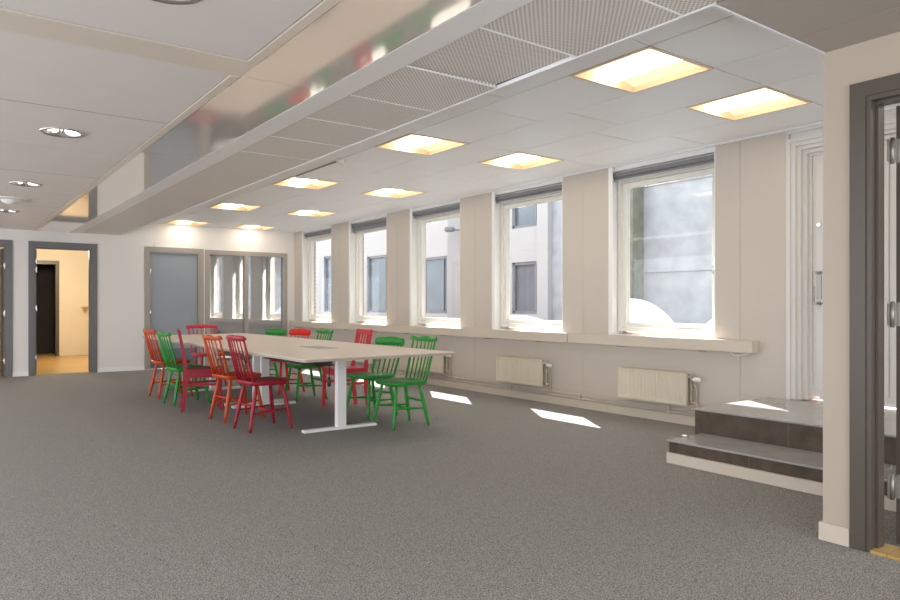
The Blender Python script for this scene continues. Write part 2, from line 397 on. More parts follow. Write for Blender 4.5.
# ---- windows
wlabels = ['largest window, nearest the stone steps', 'window between the nearest one and the middle one', 'middle window of the five', 'fourth window from the steps, with a folded grey blind', 'farthest narrow-looking window by the end wall']
def make_window(k, a, b_):
    root = empty(f'window_{k+1}', (XW, a, 0.82)); struct(root, wlabels[k]); wd = b_-a
    H1 = 2.45-0.82; zt = H1
    # lining of the opening (white reveals)
    f = MB().box(0.004, 0.15, 0, 0.012, 0, ZC-0.82).box(0.004, 0.15, wd-0.012, wd, 0, ZC-0.82).box(0.10, 0.22, 0, wd, 2.52-0.82, ZC-0.82+0.03).box(0.03, 0.10, 0.012, wd-0.012, 2.53-0.82, ZC-0.82)
    f.box(-0.003, 0.004, wd-0.055, wd+0.0, 0.0, ZC-0.82)
    f.build('window_reveal', 'white', root)
    f = MB()
    y0, y1, z0 = 0.02, wd-0.02, 0.035
    fw = 0.055
    f.box(0.12, 0.19, y0, y0+fw, z0, zt).box(0.12, 0.19, y1-fw, y1, z0, zt).box(0.12, 0.19, y0+fw, y1-fw, z0, z0+0.04).box(0.12, 0.19, y0+fw, y1-fw, zt-0.04, zt)
    f.build('window_frame', 'winframe', root)
    s = MB(); q = y0+fw; r = y1-fw; sw = 0.045; a0 = z0+0.045; a1 = zt-0.045
    s.box(0.135, 0.20, q, q+sw, a0, a1).box(0.135, 0.20, r-sw, r, a0, a1).box(0.135, 0.20, q+sw, r-sw, a0, a0+sw).box(0.135, 0.20, q+sw, r-sw, a1-sw, a1)
    sash = s.build('sash', 'winframe', root)
    MB().box(0.165, 0.171, q+sw, r-sw, a0+sw, a1-sw).build('window_pane', 'glass', sash)
    h = MB().box(0.127, 0.135, q+0.010, q+0.026, 0.64, 0.76).box(0.110, 0.127, q+0.014, q+0.022, 0.66, 0.67).rod([(0.107, q+0.018, 0.67), (0.107, q+0.018, 0.59)], 0.007)
    h.build('window_handle', 'metal', sash)
    MB().box(0.001, 0.12, 0.013, wd-0.013, -0.008, 0.002).build('window_sill', 'white', root)
    bl = MB().box(0.045, 0.105, 0.014, wd-0.014, zt+0.016, zt+0.060); bl.build('blind_cassette', 'blind', root)
    dz = [0.028, 0.026, 0.03, 0.075, 0.02][k]
    MB().box(0.060, 0.072, 0.02, wd-0.02, zt+0.012-dz, zt+0.012).build('blind', 'blind', root)
    MB().box(0.054, 0.078, 0.02, wd-0.02, zt+0.004-dz, zt+0.014-dz).build('blind_bar', 'blindbar', root)
    return root
for k, (a, b_) in enumerate(WO): make_window(k, a, b_)

# ---- balcony door in the window wall above the platform
d = empty('door_3', (XW, DOORY[0], 0.345)); struct(d, 'white balcony door at the top of the stone steps')
wd = DOORY[1]-DOORY[0]; H = 2.50-0.345
f = MB()
for i, (x0_, w0, w1) in enumerate([(-0.012, 0.0, 0.030), (0.012, 0.030, 0.062), (0.045, 0.062, 0.090), (0.09, 0.090, 0.120), (0.13, 0.12, 0.14)]):
    f.box(x0_, 0.26, wd-w1, wd-w0, 0, H-w0); f.box(x0_, 0.26, w0, w1, 0, H-w0); f.box(x0_, 0.26, w1, wd-w1, H-w1, H-w0)
f.box(0.012, 0.26, 0.0, wd, H, H+0.07); f.box(-0.005, 0.02, 0, wd, H+0.045, ZC-0.345)
f.box(-0.010, 0.005, wd-0.018, wd+0.0, H, ZC-0.345)
f.build('door_frame', 'doorwhite', d)
lf = MB().box(0.15, 0.20, 0.14, wd-0.14, 0.03, H-0.14); leaf = lf.build('door_leaf', 'doorwhite', d)
q = wd-0.14
MB().box(0.140, 0.15, 0.20, q-0.03, 0.08, H-0.20).build('door_panel', 'doorwhite', leaf, bevel=0.004)
MB().rod([(0.147, q-0.012, 0.80), (0.147, q-0.012, 0.94)], 0.002).build('door_seam', 'metal', leaf)
hw = MB().box(0.132, 0.140, q-0.075, q-0.035, 0.83, 1.02); hw.rod([(0.105, q-0.055, 1.045), (0.14, q-0.055, 1.045)], 0.008).rod([(0.105, q-0.055, 1.045), (0.105, q-0.17, 1.045)], 0.007)
hw.rod([(0.105, q-0.055, 0.795), (0.14, q-0.055, 0.795)], 0.008).rod([(0.105, q-0.055, 0.795), (0.105, q-0.17, 0.795)], 0.007)
hw.box(0.125, 0.14, q-0.070, q-0.030, 1.03, 1.06).box(0.125, 0.14, q-0.070, q-0.030, 0.78, 0.81)
hw.build('door_handle', 'hinge', leaf)
MB().rod([(0.128, q-0.055, 1.44), (0.142, q-0.055, 1.44)], 0.018, 14).rod([(0.10, wd-0.105, 1.44), (0.125, wd-0.105, 1.44)], 0.008).build('door_lock', 'metal', leaf)

# ---- far wall with its openings: door 1 (left), door 2, grey door, glazed partition
OP = [(-0.10, 0.875, 2.09), (1.225, 2.085, 2.09), (2.965, 3.845, 2.09), (3.99, 5.49, 2.10)]
w = MB(); xa = X0
for (a, b_, h_) in OP:
    w.box(xa, a, YF, YF+0.12, 0, 2.70); w.box(a, b_, YF, YF+0.12, h_, 2.70); xa = b_
w.box(xa, XW+0.3, YF, YF+0.12, 0, 2.70)
struct(w.build('wall_back', 'wall'), 'white end wall with the doors and glazed partition')
def casing(name, label, a, b_, h_, m, cw=0.068, dep=0.12, both=False):
    """frame around an opening in the end wall"""
    root = empty(name, (a, YF, 0)); struct(root, label); wd = b_-a
    f = MB().box(-cw, 0, -0.016, 0.0, 0, h_+cw).box(wd, wd+cw, -0.016, 0.0, 0, h_+cw).box(0, wd, -0.016, 0.0, h_, h_+cw)
    f.box(0, 0.03, -0.010, dep, 0, h_).box(wd-0.03, wd, -0.010, dep, 0, h_).box(0.03, wd-0.03, -0.010, dep, h_-0.03, h_)
    f.box(0.03, 0.045, 0.06, dep, 0, h_-0.03).box(wd-0.045, wd-0.03, 0.06, dep, 0, h_-0.03).box(0.045, wd-0.045, 0.06, dep, h_-0.045, h_-0.03)
    f.build('door_frame', m, root)
    return root
def hinges(root, x, y, zs):
    for z in zs:
        MB().rod([(x, y, z-0.05), (x, y, z+0.05)], 0.009, 10).box(x-0.002, x+0.016, y-0.003, y+0.006, z-0.045, z+0.045).build('hinge', 'metal', root)
r1 = casing('door_1', 'dark grey framed doorway at the far left edge', *OP[0], 'frame_grey')
L = MB().box(0, 0.04, 0, 0.84, 0.01, 2.03).build('door_leaf', 'frame_brown', r1, loc=(0.90, 0.13, 0)); 
hinges(r1, 0.925, 0.0, (0.25, 1.0, 1.75))
r2 = casing('door_2', 'dark grey framed open doorway onto a wooden hall floor', *OP[1], 'frame_grey')
MB().box(0, 0.04, 0, 0.80, 0.01, 2.03).build('door_leaf', 'frame_grey', r2, loc=(0.02, 0.125, 0))
hinges(r2, 0.034, -0.004, (0.28, 1.08, 1.70, 1.84))
MB().box(0.03, 0.83, -0.005, 0.12, 0, 0.012).build('threshold', 'parquet', r2)
r4 = casing('door_4', 'closed blue grey door with taupe frame', *OP[2], 'frame_taupe')
leaf = MB().box(0.034, 0.846, 0.03, 0.07, 0.008, 2.055).build('door_leaf', 'door_grey', r4)
MB().box(0.040, 0.840, 0.026, 0.030, 0.02, 0.36).build('kick_plate', 'kick', leaf)
hinges(r4, 0.028, -0.004, (0.30, 1.0, 1.72))
p = empty('window_6', (OP[3][0], YF, 0)); struct(p, 'two-pane glazed partition with taupe frame mirroring the windows')
wd = 1.5; h_ = 2.10
f = MB().box(-0.045, 0.04, -0.016, 0.10, 0, h_+0.05).box(wd-0.04, wd+0.045, -0.016, 0.10, 0, h_+0.05).box(0.04, wd-0.04, -0.016, 0.10, h_-0.03, h_+0.05)
f.box(0.690, 0.765, -0.016, 0.10, 0, h_-0.03).box(0.04, 0.69, -0.016, 0.10, 0, 0.09).box(0.765, wd-0.04, -0.016, 0.10, 0, 0.09)
f.build('window_frame', 'frame_taupe', p)
MB().box(0.04, 0.69, 0.04, 0.048, 0.09, h_-0.03).build('window_pane', 'pglass', p)
MB().box(0.765, wd-0.04, 0.04, 0.048, 0.09, h_-0.03).build('window_pane', 'pglass', p)
MB().box(0.0, wd, 0.09, 0.10, 0.0, h_).build('grey_backing', 'door_grey', p)  # grey sheet added behind the panes to set the dim glass tone
# cable along the top of the grey door
tag(MB().box(3.065, 3.078, YF-0.018, YF-0.001, 2.162, 2.24).box(3.078, 3.72, YF-0.018, YF-0.001, 2.160, 2.170).build('cable_duct', 'pvc'), 'thin cable duct running along the top of the closed grey door', 'cable duct')
# skirting boards
sk = MB()
for a, b_ in [(X0, -0.168), (0.943, 1.157), (2.153, 2.897)]: sk.box(a, b_, YF-0.014, YF, 0, 0.075)
struct(sk.build('baseboard_back', 'white'))
sk = MB().box(XW-0.025, XW, 3.20, YF, 0, 0.085)
struct(sk.build('baseboard_right', 'skirt'), 'cream skirting below the radiators')

# ---- pier on the right with the doorway, side room
w = MB(); DA, DB = 0.50, 1.44
w.box(XP, XP+0.12, DB, YP, 0, 2.56); w.box(XP, XP+0.12, Y0, DA, 0, 2.56); w.box(XP, XP+0.12, DA, DB, 2.075, 2.56)
w.box(XP, XP+0.12, Y0, YP, 2.50, 2.72)
struct(w.build('wall_pier', 'pier'), 'beige wall corner beside the near doorway')
sk = MB().box(XP-0.014, XP, 1.512, YP+0.014, 0, 0.085).box(XP, XP+0.3, YP, YP+0.014, 0, 0.085).box(XP-0.014, XP, Y0, DA-0.07, 0, 0.085)
struct(sk.build('baseboard_pier', 'skirt'))
d = empty('door_5', (XP, DB, 0)); struct(d, 'brown grey door frame with open door at the right edge')
f = MB().box(-0.018, 0.0, 0, 0.068, 0, 2.143).box(-0.018, 0.0, DA-DB-0.068, DA-DB, 0, 2.143).box(-0.018, 0, DA-DB, 0, 2.075, 2.143)
f.box(-0.010, 0.12, -0.022, 0, 0, 2.075).box(-0.010, 0.12, DA-DB, DA-DB+0.022, 0, 2.075).box(-0.010, 0.12, DA-DB+0.022, -0.022, 2.053, 2.075)
f.box(0.03, 0.09, -0.036, -0.022, 0, 2.053).box(0.03, 0.09, DA-DB+0.022, -0.036, 2.039, 2.053)
f.build('door_frame', 'frame_brown', d)
leaf = MB().box(0.178, 1.04, -0.094, -0.052, 0.012, 2.05).build('door_leaf', 'frame_brown', d)
for z in (0.28, 1.08, 1.84):
    hg = MB().rod([(0.150, -0.046, z-0.06), (0.150, -0.046, z+0.06)], 0.010, 12).box(0.120, 0.150, -0.040, -0.036, z-0.05, z+0.05)
    hg.box(0.150, 0.178, -0.062, -0.058, z-0.05, z+0.05).box(0.172, 0.178, -0.090, -0.056, z-0.055, z+0.055)
    for q in (-0.03, 0.0, 0.03): hg.rod([(0.168, -0.075, z+q), (0.173, -0.075, z+q)], 0.004, 8)
    hg.build('hinge', 'hinge', d)
MB().box(0.185, 0.24, -0.097, -0.094, 1.50, 1.62).build('door_notice', 'paper', leaf)
MB().box(-0.02, 0.13, DA-DB+0.022, -0.022, 0, 0.014).build('threshold', 'parquet', d)
sl = MB().box(0, 0.5, 0, 0.5, 0, 0.02).build('added_vestibule_light', 'tube', loc=(4.5, 0.2, ZC-0.02))  # unseen lamp added to brighten the gap beside the open door
tag(sl, 'added unseen square light brightening the space beyond the near right doorway', 'ceiling light')

# ---- hall behind the end wall
HB = 17.70
struct(MB().box(-1.2, 3.2, YF+0.06, HB+1.6, -0.10, 0.001).build('floor_hall', 'parquet'), 'yellow parquet floor of the hall')
w = MB().box(2.90, 3.0, YF+0.12, HB, 0, 2.7).box(-1.3, -1.2, YF+0.12, HB+1.5, 0, 2.7)
w.box(2.19-0.02, 2.9, HB, HB+0.1, 0, 2.7).box(-1.2, 1.30, HB, HB+0.1, 0, 2.7).box(1.30, 2.17, HB, HB+0.1, 2.06, 2.7)
struct(w.build('wall_hall', 'hall'), 'cream walls of the hall')
struct(MB().box(-1.3, 3.0, YF+0.12, HB+1.5, 2.40, 2.44).build('ceiling_hall', 'hall'))
struct(MB().box(1.2, 2.3, HB+1.2, HB+1.3, 0, 2.4).box(1.1, 1.2, HB+0.1, HB+1.3, 0, 2.4).box(2.3, 2.4, HB+0.1, HB+1.3, 0, 2.4).box(1.1, 2.4, HB+0.1, HB+1.3, 2.2, 2.25).build('wall_dark_room', 'dark'))  # walls blackened to stand for the shade of an unlit room
d = empty('door_6', (1.30, HB, 0)); struct(d, 'brown doorway to a dark room at the end of the hall')
MB().box(-0.07, 0.02, -0.02, 0.10, 0, 2.12).box(0.80, 0.87, -0.02, 0.10, 0, 2.12).box(0.02, 0.80, -0.02, 0.10, 2.04, 2.12).build('door_frame', 'frame_brown', d)
struct(MB().box(2.18, 2.9, HB-0.015, HB, 0, 0.08).build('baseboard_hall', 'hall'))
tag(MB().box(2.62, 2.88, HB-0.10, HB, 1.06, 1.10).box(2.66, 2.70, HB-0.08, HB, 0.98, 1.06).build('wall_shelf', 'parquet'), 'small wooden shelf on the cream hall wall seen through the open doorway', 'shelf')
hl = MB().lathe([(0.0, 0), (0.12, 0), (0.13, 0.02), (0.13, 0.03)], n=20).build('hall_ceiling_light', 'diff', loc=(1.9, 15.4, 2.37))
tag(hl, 'round warm ceiling light in the hall beyond the doorway', 'ceiling light')
hl_d = bpy.data.lights.new('hall_lamp', 'POINT'); hl_o = bpy.data.objects.new('hall_lamp', hl_d); COL.objects.link(hl_o)
hl_d.energy = 75; hl_d.color = (1.0, 0.86, 0.66); hl_d.shadow_soft_size = 0.12; hl_o.location = (1.9, 15.4, 2.2)

# ================================================================ OUTSIDE
struct(MB().box(XW+0.29, 45, -20, 60, -0.3, 0.15).build('ground', 'ground'), 'courtyard ground outside')
XO = 10.0
w = MB().box(XO, XO+0.4, -6, 10.14, 0.1, 6.5)
for z in (1.70, 3.2): w.box(XO-0.02, XO, -6, 7.88, z, z+0.045)
tag(w.build('grey_panel_building', 'conc'), 'weathered blue grey building wall filling the nearest window view', 'building')
tag(MB().box(XO-0.30, XO-0.02, 7.86, 8.14, 0.1, 6.5).build('brown_post', 'mud'), 'dark green brown post outside at the left of the nearest window', 'post')
fb = empty('white_panel_building', (XO, 10.14, 0.1)); tag(fb, 'white panelled building with dark windows across the courtyard', 'building')
FW = [(0.32, 1.22, 0.85, 1.95), (0.32, 1.22, 2.68, 3.75), (3.61, 4.75, 0.83, 2.24), (6.35, 7.55, 0.83, 2.44), (9.6, 10.35, 0.83, 2.6), (12.6, 14.0, 0.83, 2.6)]
w = MB(); bl = sorted(set([f_[0] for f_ in FW])); xa = 0.0
for y0 in bl:
    col_ = [f_ for f_ in FW if f_[0] == y0]; y1 = col_[0][1]
    w.box(0, 0.4, xa, y0, 0, 6.4); z = 0
    for f_ in sorted(col_, key=lambda q: q[2]): w.box(0, 0.4, y0, y1, z, f_[2]); z = f_[3]
    w.box(0, 0.4, y0, y1, z, 6.4); xa = y1
w.box(0, 0.4, xa, 30, 0, 6.4)
w.box(-0.12, 0, 0.0, 0.32, 0, 6.4)
for q in range(14): w.box(-0.02, 0.0, 3.10+0.035*q, 3.10+0.035*q+0.02, 0, 6.4)
w.build('facade_wall', 'facade', fb)
for (a, b_, z0, z1) in FW:
    f = MB().box(0.02, 0.12, a, a+0.06, z0, z1).box(0.02, 0.12, b_-0.06, b_, z0, z1).box(0.02, 0.12, a, b_, z0, z0+0.06).box(0.02, 0.12, a, b_, z1-0.06, z1).box(0.0, 0.05, a+0.14, a+0.19, z0+.06, z1-.06)
    f = f.build('window', 'extdark', fb); MB().box(0.08, 0.09, a+0.06, b_-0.06, z0+0.06, z1-0.06).build('pane', 'extglass', f)
tag(MB().lathe([(0.0, -0.05), (0.11, -0.05), (0.13, 0.0), (0.11, 0.05), (0.0, 0.05)], n=16).box(0.0, 0.3, -0.015, 0.015, -0.015, 0.015).build('wall_lamp', 'extdark', loc=(XO-0.29, 13.25, 2.92)), 'dark round lamp on the white facade seen through the middle window', 'lamp')
def mound(name, cx, cy, rx, ry, h, label, grp='snow heaps outside the windows', z0=0.15):
    def fn(u, v):
        t = 2*PI*u; r = v; zz = h*math.sqrt(max(0, 1-r*r))
        wob = 1+0.05*math.sin(3*t+cx)
        return (rx*r*math.cos(t)*wob, ry*r*math.sin(t)*wob, zz)
    tag(MB().grid(fn, 40, 14).build(name, 'snow', loc=(cx, cy, z0)), label, 'snow', grp)
mound('snow_mound', 8.4, 6.85, 0.7, 0.95, 1.08, 'large white snow heap at the lower left of the nearest window')
mound('snow_mound', 8.2, 5.0, 0.6, 0.62, 0.90, 'lower snow heap at the bottom right of the nearest window')
mound('snow_mound', 8.6, 9.6, 0.8, 1.2, 0.80, 'snow heap at the bottom of the second window')
mound('snow_mound', 8.9, 13.6, 0.8, 1.9, 0.72, 'snow heap at the bottom of the middle window')

# ================================================================ STEPS
st = empty('stone_steps', (4.20, 3.10, 0)); tag(st, 'two-step dark stone platform below the white balcony door', 'steps')
# local: x from front, y negative towards the pier
yl = -(3.10-0.90)
MB().box(0.012, XW-4.20-0.001, yl, -0.008, 0, 0.151).build('step_riser', 'stone', st)
MB().box(0.0, 0.44, yl, 0.004, 0.151, 0.165).build('step_tread', 'stonetop', st, bevel=0.003)
MB().box(-0.006, 0.012, yl, -0.0, 0, 0.075).box(0.012, 0.4, -0.008, 0.0, 0, 0.075).build('step_skirting', 'skirt', st)
MB().box(0.425, XW-4.20-0.001, yl, 0.062, 0.165, 0.331).box(0.425, XW-4.20-0.03, -0.008, 0.062, 0, 0.165).build('platform_riser', 'stone', st)
MB().box(0.41, XW-4.20-0.001, yl, 0.072, 0.331, 0.345).build('platform_top', 'stonetop', st, bevel=0.003)
for y in (-0.62, -1.12): MB().box(0.0105, 0.013, y, y+0.004, 0.075, 0.151).build('tile_joint', 'stonejoint', st)
for y in (-0.66, -1.22): MB().box(0.4235, 0.426, y, y+0.004, 0.17, 0.331).build('tile_joint', 'stonejoint', st)

# ================================================================ CEILING LIGHTS
def make_light():
    r = empty('ceiling_light'); W_ = 0.31
    f = MB()
    for s in (-1, 1):
        f.box(*sorted((s*(W_-0.022), s*W_)), -W_, W_, -0.006, 0.004); f.box(-W_+0.022, W_-0.022, *sorted((s*(W_-0.022), s*W_)), -0.006, 0.004)
        f.box(*sorted((s*(W_-0.024), s*(W_-0.018))), -W_+0.02, W_-0.02, 0.004, 0.06); f.box(-W_+0.02, W_-0.02, *sorted((s*(W_-0.024), s*(W_-0.018))), 0.004, 0.06)
    f.build('light_frame', 'goldrim', r)
    MB().grid(lambda u, v: ((u-0.5)*0.58, (v-0.5)*0.58, 0.028+0.028*math.sin(PI*abs(2*u-1))), 24, 1).build('diffuser', 'diff', r)
    MB().grid(lambda u, v: ((u-0.5)*0.17, (v-0.5)*0.56, 0.020-0.012*math.sin(PI*u)), 10, 1).build('tube_cover', 'tube', r)
    return r
l0 = make_light(); n = 0
for i, (row, rn) in enumerate(zip(LX, ('bulkhead-side', 'window-side'))):
    for k in range(5):
        o = l0 if n == 0 else copy_tree(l0); n += 1
        o.location = ((row[0]+row[1])/2, (LY[k][0]+LY[k][1])/2, ZC)
        where = ['nearest the camera', 'second from the camera', 'third from the camera', 'fourth from the camera', 'farthest, by the end wall'][k]
        tag(o, f'square recessed warm ceiling light, {rn} row, {where}', 'ceiling light', 'square recessed ceiling lights')
def make_down():
    r = empty('downlight')
    MB().lathe([(0.145, 0.0), (0.147, -0.004), (0.135, -0.009), (0.112, -0.006), (0.108, 0.0), (0.095, 0.05), (0.07, 0.09), (0.0, 0.10)], n=32).build('reflector', 'metal', r)
    MB().box(-0.004, 0.004, -0.095, 0.095, 0.012, 0.05).build('divider', 'metal', r)
    MB().rod([(-0.045, -0.075, 0.032), (-0.045, 0.075, 0.032)], 0.024, 10).rod([(0.045, -0.075, 0.032), (0.045, 0.075, 0.032)], 0.024, 10).build('lamp_tube', 'ldown', r)
    return r
d0 = make_down()
dn = ['just behind the camera position', 'at the top edge of the picture', 'with its two tubes and divider visible', 'third one visible along the row', 'farthest, near the round vent']
for k, y in enumerate(DL):
    o = d0 if k == 0 else copy_tree(d0); o.location = (DX, y, ZL)
    tag(o, 'round chrome downlight in the low grey ceiling, '+dn[k], 'downlight', 'round downlights in the low ceiling')
vt = empty('ceiling_vent', (0.66, 9.30, ZL)); tag(vt, 'round white ceiling vent with a cone centre in the low ceiling', 'ceiling vent')
MB().lathe([(0.0, 0), (0.20, 0), (0.20, -0.008), (0.17, -0.014), (0.0, -0.014)], n=32).build('vent_ring', 'pvc', vt)
MB().lathe([(0.10, -0.014), (0.085, -0.035), (0.05, -0.06), (0.0, -0.065)], n=24).build('vent_cone', 'pvc', vt)
sd = empty('smoke_detector', (3.25, 6.27, ZC)); tag(sd, 'small white smoke detector between ceiling lights near the bulkhead', 'smoke detector')
MB().lathe([(0.0, 0), (0.055, 0), (0.055, -0.012), (0.0, -0.012)], n=20).build('detector_base', 'pvc', sd)
MB().lathe([(0.045, -0.012), (0.042, -0.035), (0.02, -0.045), (0.0, -0.045)], n=20).build('detector_head', 'pvc', sd)
tag(MB().box(-0.008, 0.008, 0.06, 1.05, -0.010, -0.001).build('detector_cable', 'joint', loc=(3.235, 6.27, ZC)), 'thin dark cable on the ceiling running from the smoke detector', 'cable')

# ================================================================ SILLS, RADIATORS, PIPES
def sill(y0, y1, label, dx=0.11):
    o = empty('window_sill', (XW, y0, 0.715)); struct(o, label); L_ = y1-y0
    MB().box(-dx, -0.001, 0, L_, 0.0, 0.105).build('sill_box', 'skirt', o, bevel=0.003)
    y = 0.5
    while y < L_-0.2: MB().box(-0.09, -0.001, y, y+0.03, -0.012, 0.0).build('bracket', 'socket', o); y += 0.95
    return o
sill(3.262, 5.42, 'long boxed cream window sill under the nearest window, with a free end')
sill(5.426, YF-0.02, 'long boxed cream window sill running under the four farther windows', 0.112)
tag(MB().rod([(XW-0.06, 3.50, 0.712), (XW-0.05, 3.46, 0.69), (XW-0.04, 3.41, 0.682), (XW-0.05, 3.36, 0.695), (XW-0.06, 3.31, 0.712)], 0.006, 8).build('cable_loop', 'pvc'), 'small loose cable loop hanging under the free end of the near sill', 'cable')

def make_rad():
    r = empty('radiator'); Lr, H_ = 0.80, 0.295     # local: x towards the wall positive, y along the wall
    def front(u, v):
        y = u*Lr; zz = v
        n_ = 24; ph = (u*n_) % 1.0
        rib = 0.0 if (zz < 0.09 or zz > 0.91) else 0.007*(0.5-0.5*math.cos(2*PI*ph))
        return (0.0+rib, y, 0.195+zz*H_)
    m = MB()
    nu = 24*6; vs = [0, 0.05, 0.09, 0.12, 0.5, 0.88, 0.91, 0.95, 1.0]
    vv = [front(i/nu, v_) for i in range(nu+1) for v_ in vs]; nv = len(vs)
    m.add(vv, [(i*nv+j_, (i+1)*nv+j_, (i+1)*nv+j_+1, i*nv+j_+1) for i in range(nu) for j_ in range(nv-1)], True)
    m.box(0.008, 0.018, 0, Lr, 0.195, 0.49)
    m.build('front_panel', 'rad', r)
    MB().box(0.078, 0.092, 0.0, Lr, 0.195, 0.49).build('rear_panel', 'rad', r)
    tp = MB().box(0.0, 0.092, 0.0, Lr, 0.488, 0.494)
    for q in range(26): tp.box(0.022, 0.072, 0.02+q*0.0297, 0.034+q*0.0297, 0.494, 0.497)
    tp.build('top_grille', 'rad', r)
    for (p_, q_) in ((-0.004, 0), (Lr, Lr+0.004)):
        MB().box(0.0, 0.028, p_, q_, 0.195, 0.494).box(0.068, 0.092, p_, q_, 0.195, 0.494).box(0.02, 0.08, p_, q_, 0.45, 0.475).build('side_panel', 'rad', r)
    for y_ in (0.12, Lr-0.15): MB().box(0.092, 0.119, y_, y_+0.03, 0.22, 0.46).build('bracket', 'rad', r)
    v = MB().rod([(0.045, 0.0, 0.44), (0.045, -0.05, 0.44)], 0.010, 10).rod([(0.045, -0.045, 0.455), (0.045, -0.045, 0.40)], 0.011, 10)
    v.build('valve', 'metal', r)
    MB().rod([(0.045, -0.05, 0.44), (0.045, -0.065, 0.44), (0.045, -0.12, 0.44), (0.045, -0.125, 0.44)], [0.014, 0.022, 0.019, 0.012], 14).build('thermostat_knob', 'pvc', r)
    MB().rod([(0.06, -0.0, 0.225), (0.06, -0.06, 0.225)], 0.010, 10).rod([(0.045, -0.045, 0.41), (0.075, -0.05, 0.37), (0.095, -0.05, 0.33), (0.095, -0.05, 0.158)], 0.007, 8).rod([(0.06, -0.06, 0.225), (0.085, -0.065, 0.20), (0.078, -0.065, 0.13)], 0.007, 8).build('feed_pipe', 'rad', r)
    return r
r0 = make_rad()
rl = ['ribbed cream radiator under the nearest window, beside the stone steps', 'ribbed cream radiator under the second window from the steps', 'ribbed cream radiator behind the green chairs at the table end', 'cream radiator mostly hidden behind the table, under the fourth window', 'cream radiator hidden behind the table, under the farthest window']
for k in range(5):
    o = r0 if k == 0 else copy_tree(r0); o.location = (XW-0.12, 3.85+0.055+1.95*k-0.03*(k > 0), 0)
    tag(o, rl[k], 'radiator', 'radiators along the window wall')
hp = empty('heating_pipes', (XW, 3.25, 0)); tag(hp, 'pair of thin cream heating pipes running low along the window wall', 'heating pipes')
MB().rod([(-0.025, 0, 0.145), (-0.025, YF-3.25-0.05, 0.145)], 0.009, 10).build('upper_pipe', 'skirt', hp)
MB().rod([(-0.025, 0, 0.105), (-0.025, YF-3.25-0.05, 0.105)], 0.009, 10).build('lower_pipe', 'skirt', hp)
for k in range(8):
    MB().box(-0.038, -0.001, 0.9+1.15*k, 0.92+1.15*k, 0.088, 0.16).build('pipe_clip', 'skirt', hp)

# ================================================================ TABLE
TZ = 0.715
T = empty('conference_table', (2.945, 7.50, 0)); tag(T, 'long birch-topped conference table on white T-shaped legs', 'table')
tw, tl = 0.72, 2.60
def rrect(w_, l_, r_, n_=5):
    pts = []
    for cx, cy, a0 in ((w_-r_, l_-r_, 0), (-w_+r_, l_-r_, PI/2), (-w_+r_, -l_+r_, PI), (w_-r_, -l_+r_, 1.5*PI)):
        for k in range(n_+1): t_ = a0+PI/2*k/n_; pts.append((cx+r_*math.cos(t_), cy+r_*math.sin(t_)))
    return pts
MB().prism(rrect(tw, tl, 0.03), TZ-0.006, TZ).build('tabletop', 'table', T)
MB().prism(rrect(tw-0.001, tl-0.001, 0.03), TZ-0.026, TZ-0.006).build('top_edge', 'tedge', T)
for y in (-1.80, 0.03, 0.27, 1.83):
    MB().box(-0.042, 0.048, y-0.03, y+0.03, 0.026, TZ-0.07).build('leg_column', 'legwhite', T, bevel=0.006)
    MB().box(-0.365, 0.365, y-0.035, y+0.035, 0.0, 0.026).build('foot_bar', 'legwhite', T, bevel=0.008)
    MB().box(-0.34, 0.34, y-0.025, y+0.025, TZ-0.07, TZ-0.026).build('top_bracket', 'legwhite', T)
MB().box(-0.20, -0.15, -1.8, 0.03, TZ-0.07, TZ-0.026).box(0.15, 0.20, -1.8, 0.03, TZ-0.07, TZ-0.026).box(-0.20, -0.15, 0.27, 1.83, TZ-0.07, TZ-0.026).box(0.15, 0.20, 0.27, 1.83, TZ-0.07, TZ-0.026).build('crossbeam', 'legwhite', T)
MB().box(-0.55, -0.38, -2.40, -2.32, TZ-0.060, TZ-0.026).build('control_box', 'black', T, bevel=0.004)
MB().rod([(-0.33, -2.25, TZ-0.03), (-0.33, -2.25, 0.60), (-0.33, -2.24, 0.52)], 0.004, 8).rod([(-0.33, -2.24, 0.53), (-0.33, -2.24, 0.515), (-0.33, -2.24, 0.46), (-0.33, -2.24, 0.45)], [0.006, 0.014, 0.016, 0.010], 10).build('hanging_switch', 'black', T)
for y in (-1.28,):
    MB().box(-0.06, 0.13, y-0.22, y+0.22, TZ, TZ+0.003).build('socket_hatch', 'socket', T)
MB().box(-0.10, 0.10, -1.5, -0.2, 0.55, 0.56).build('cable_tray', 'black', T)

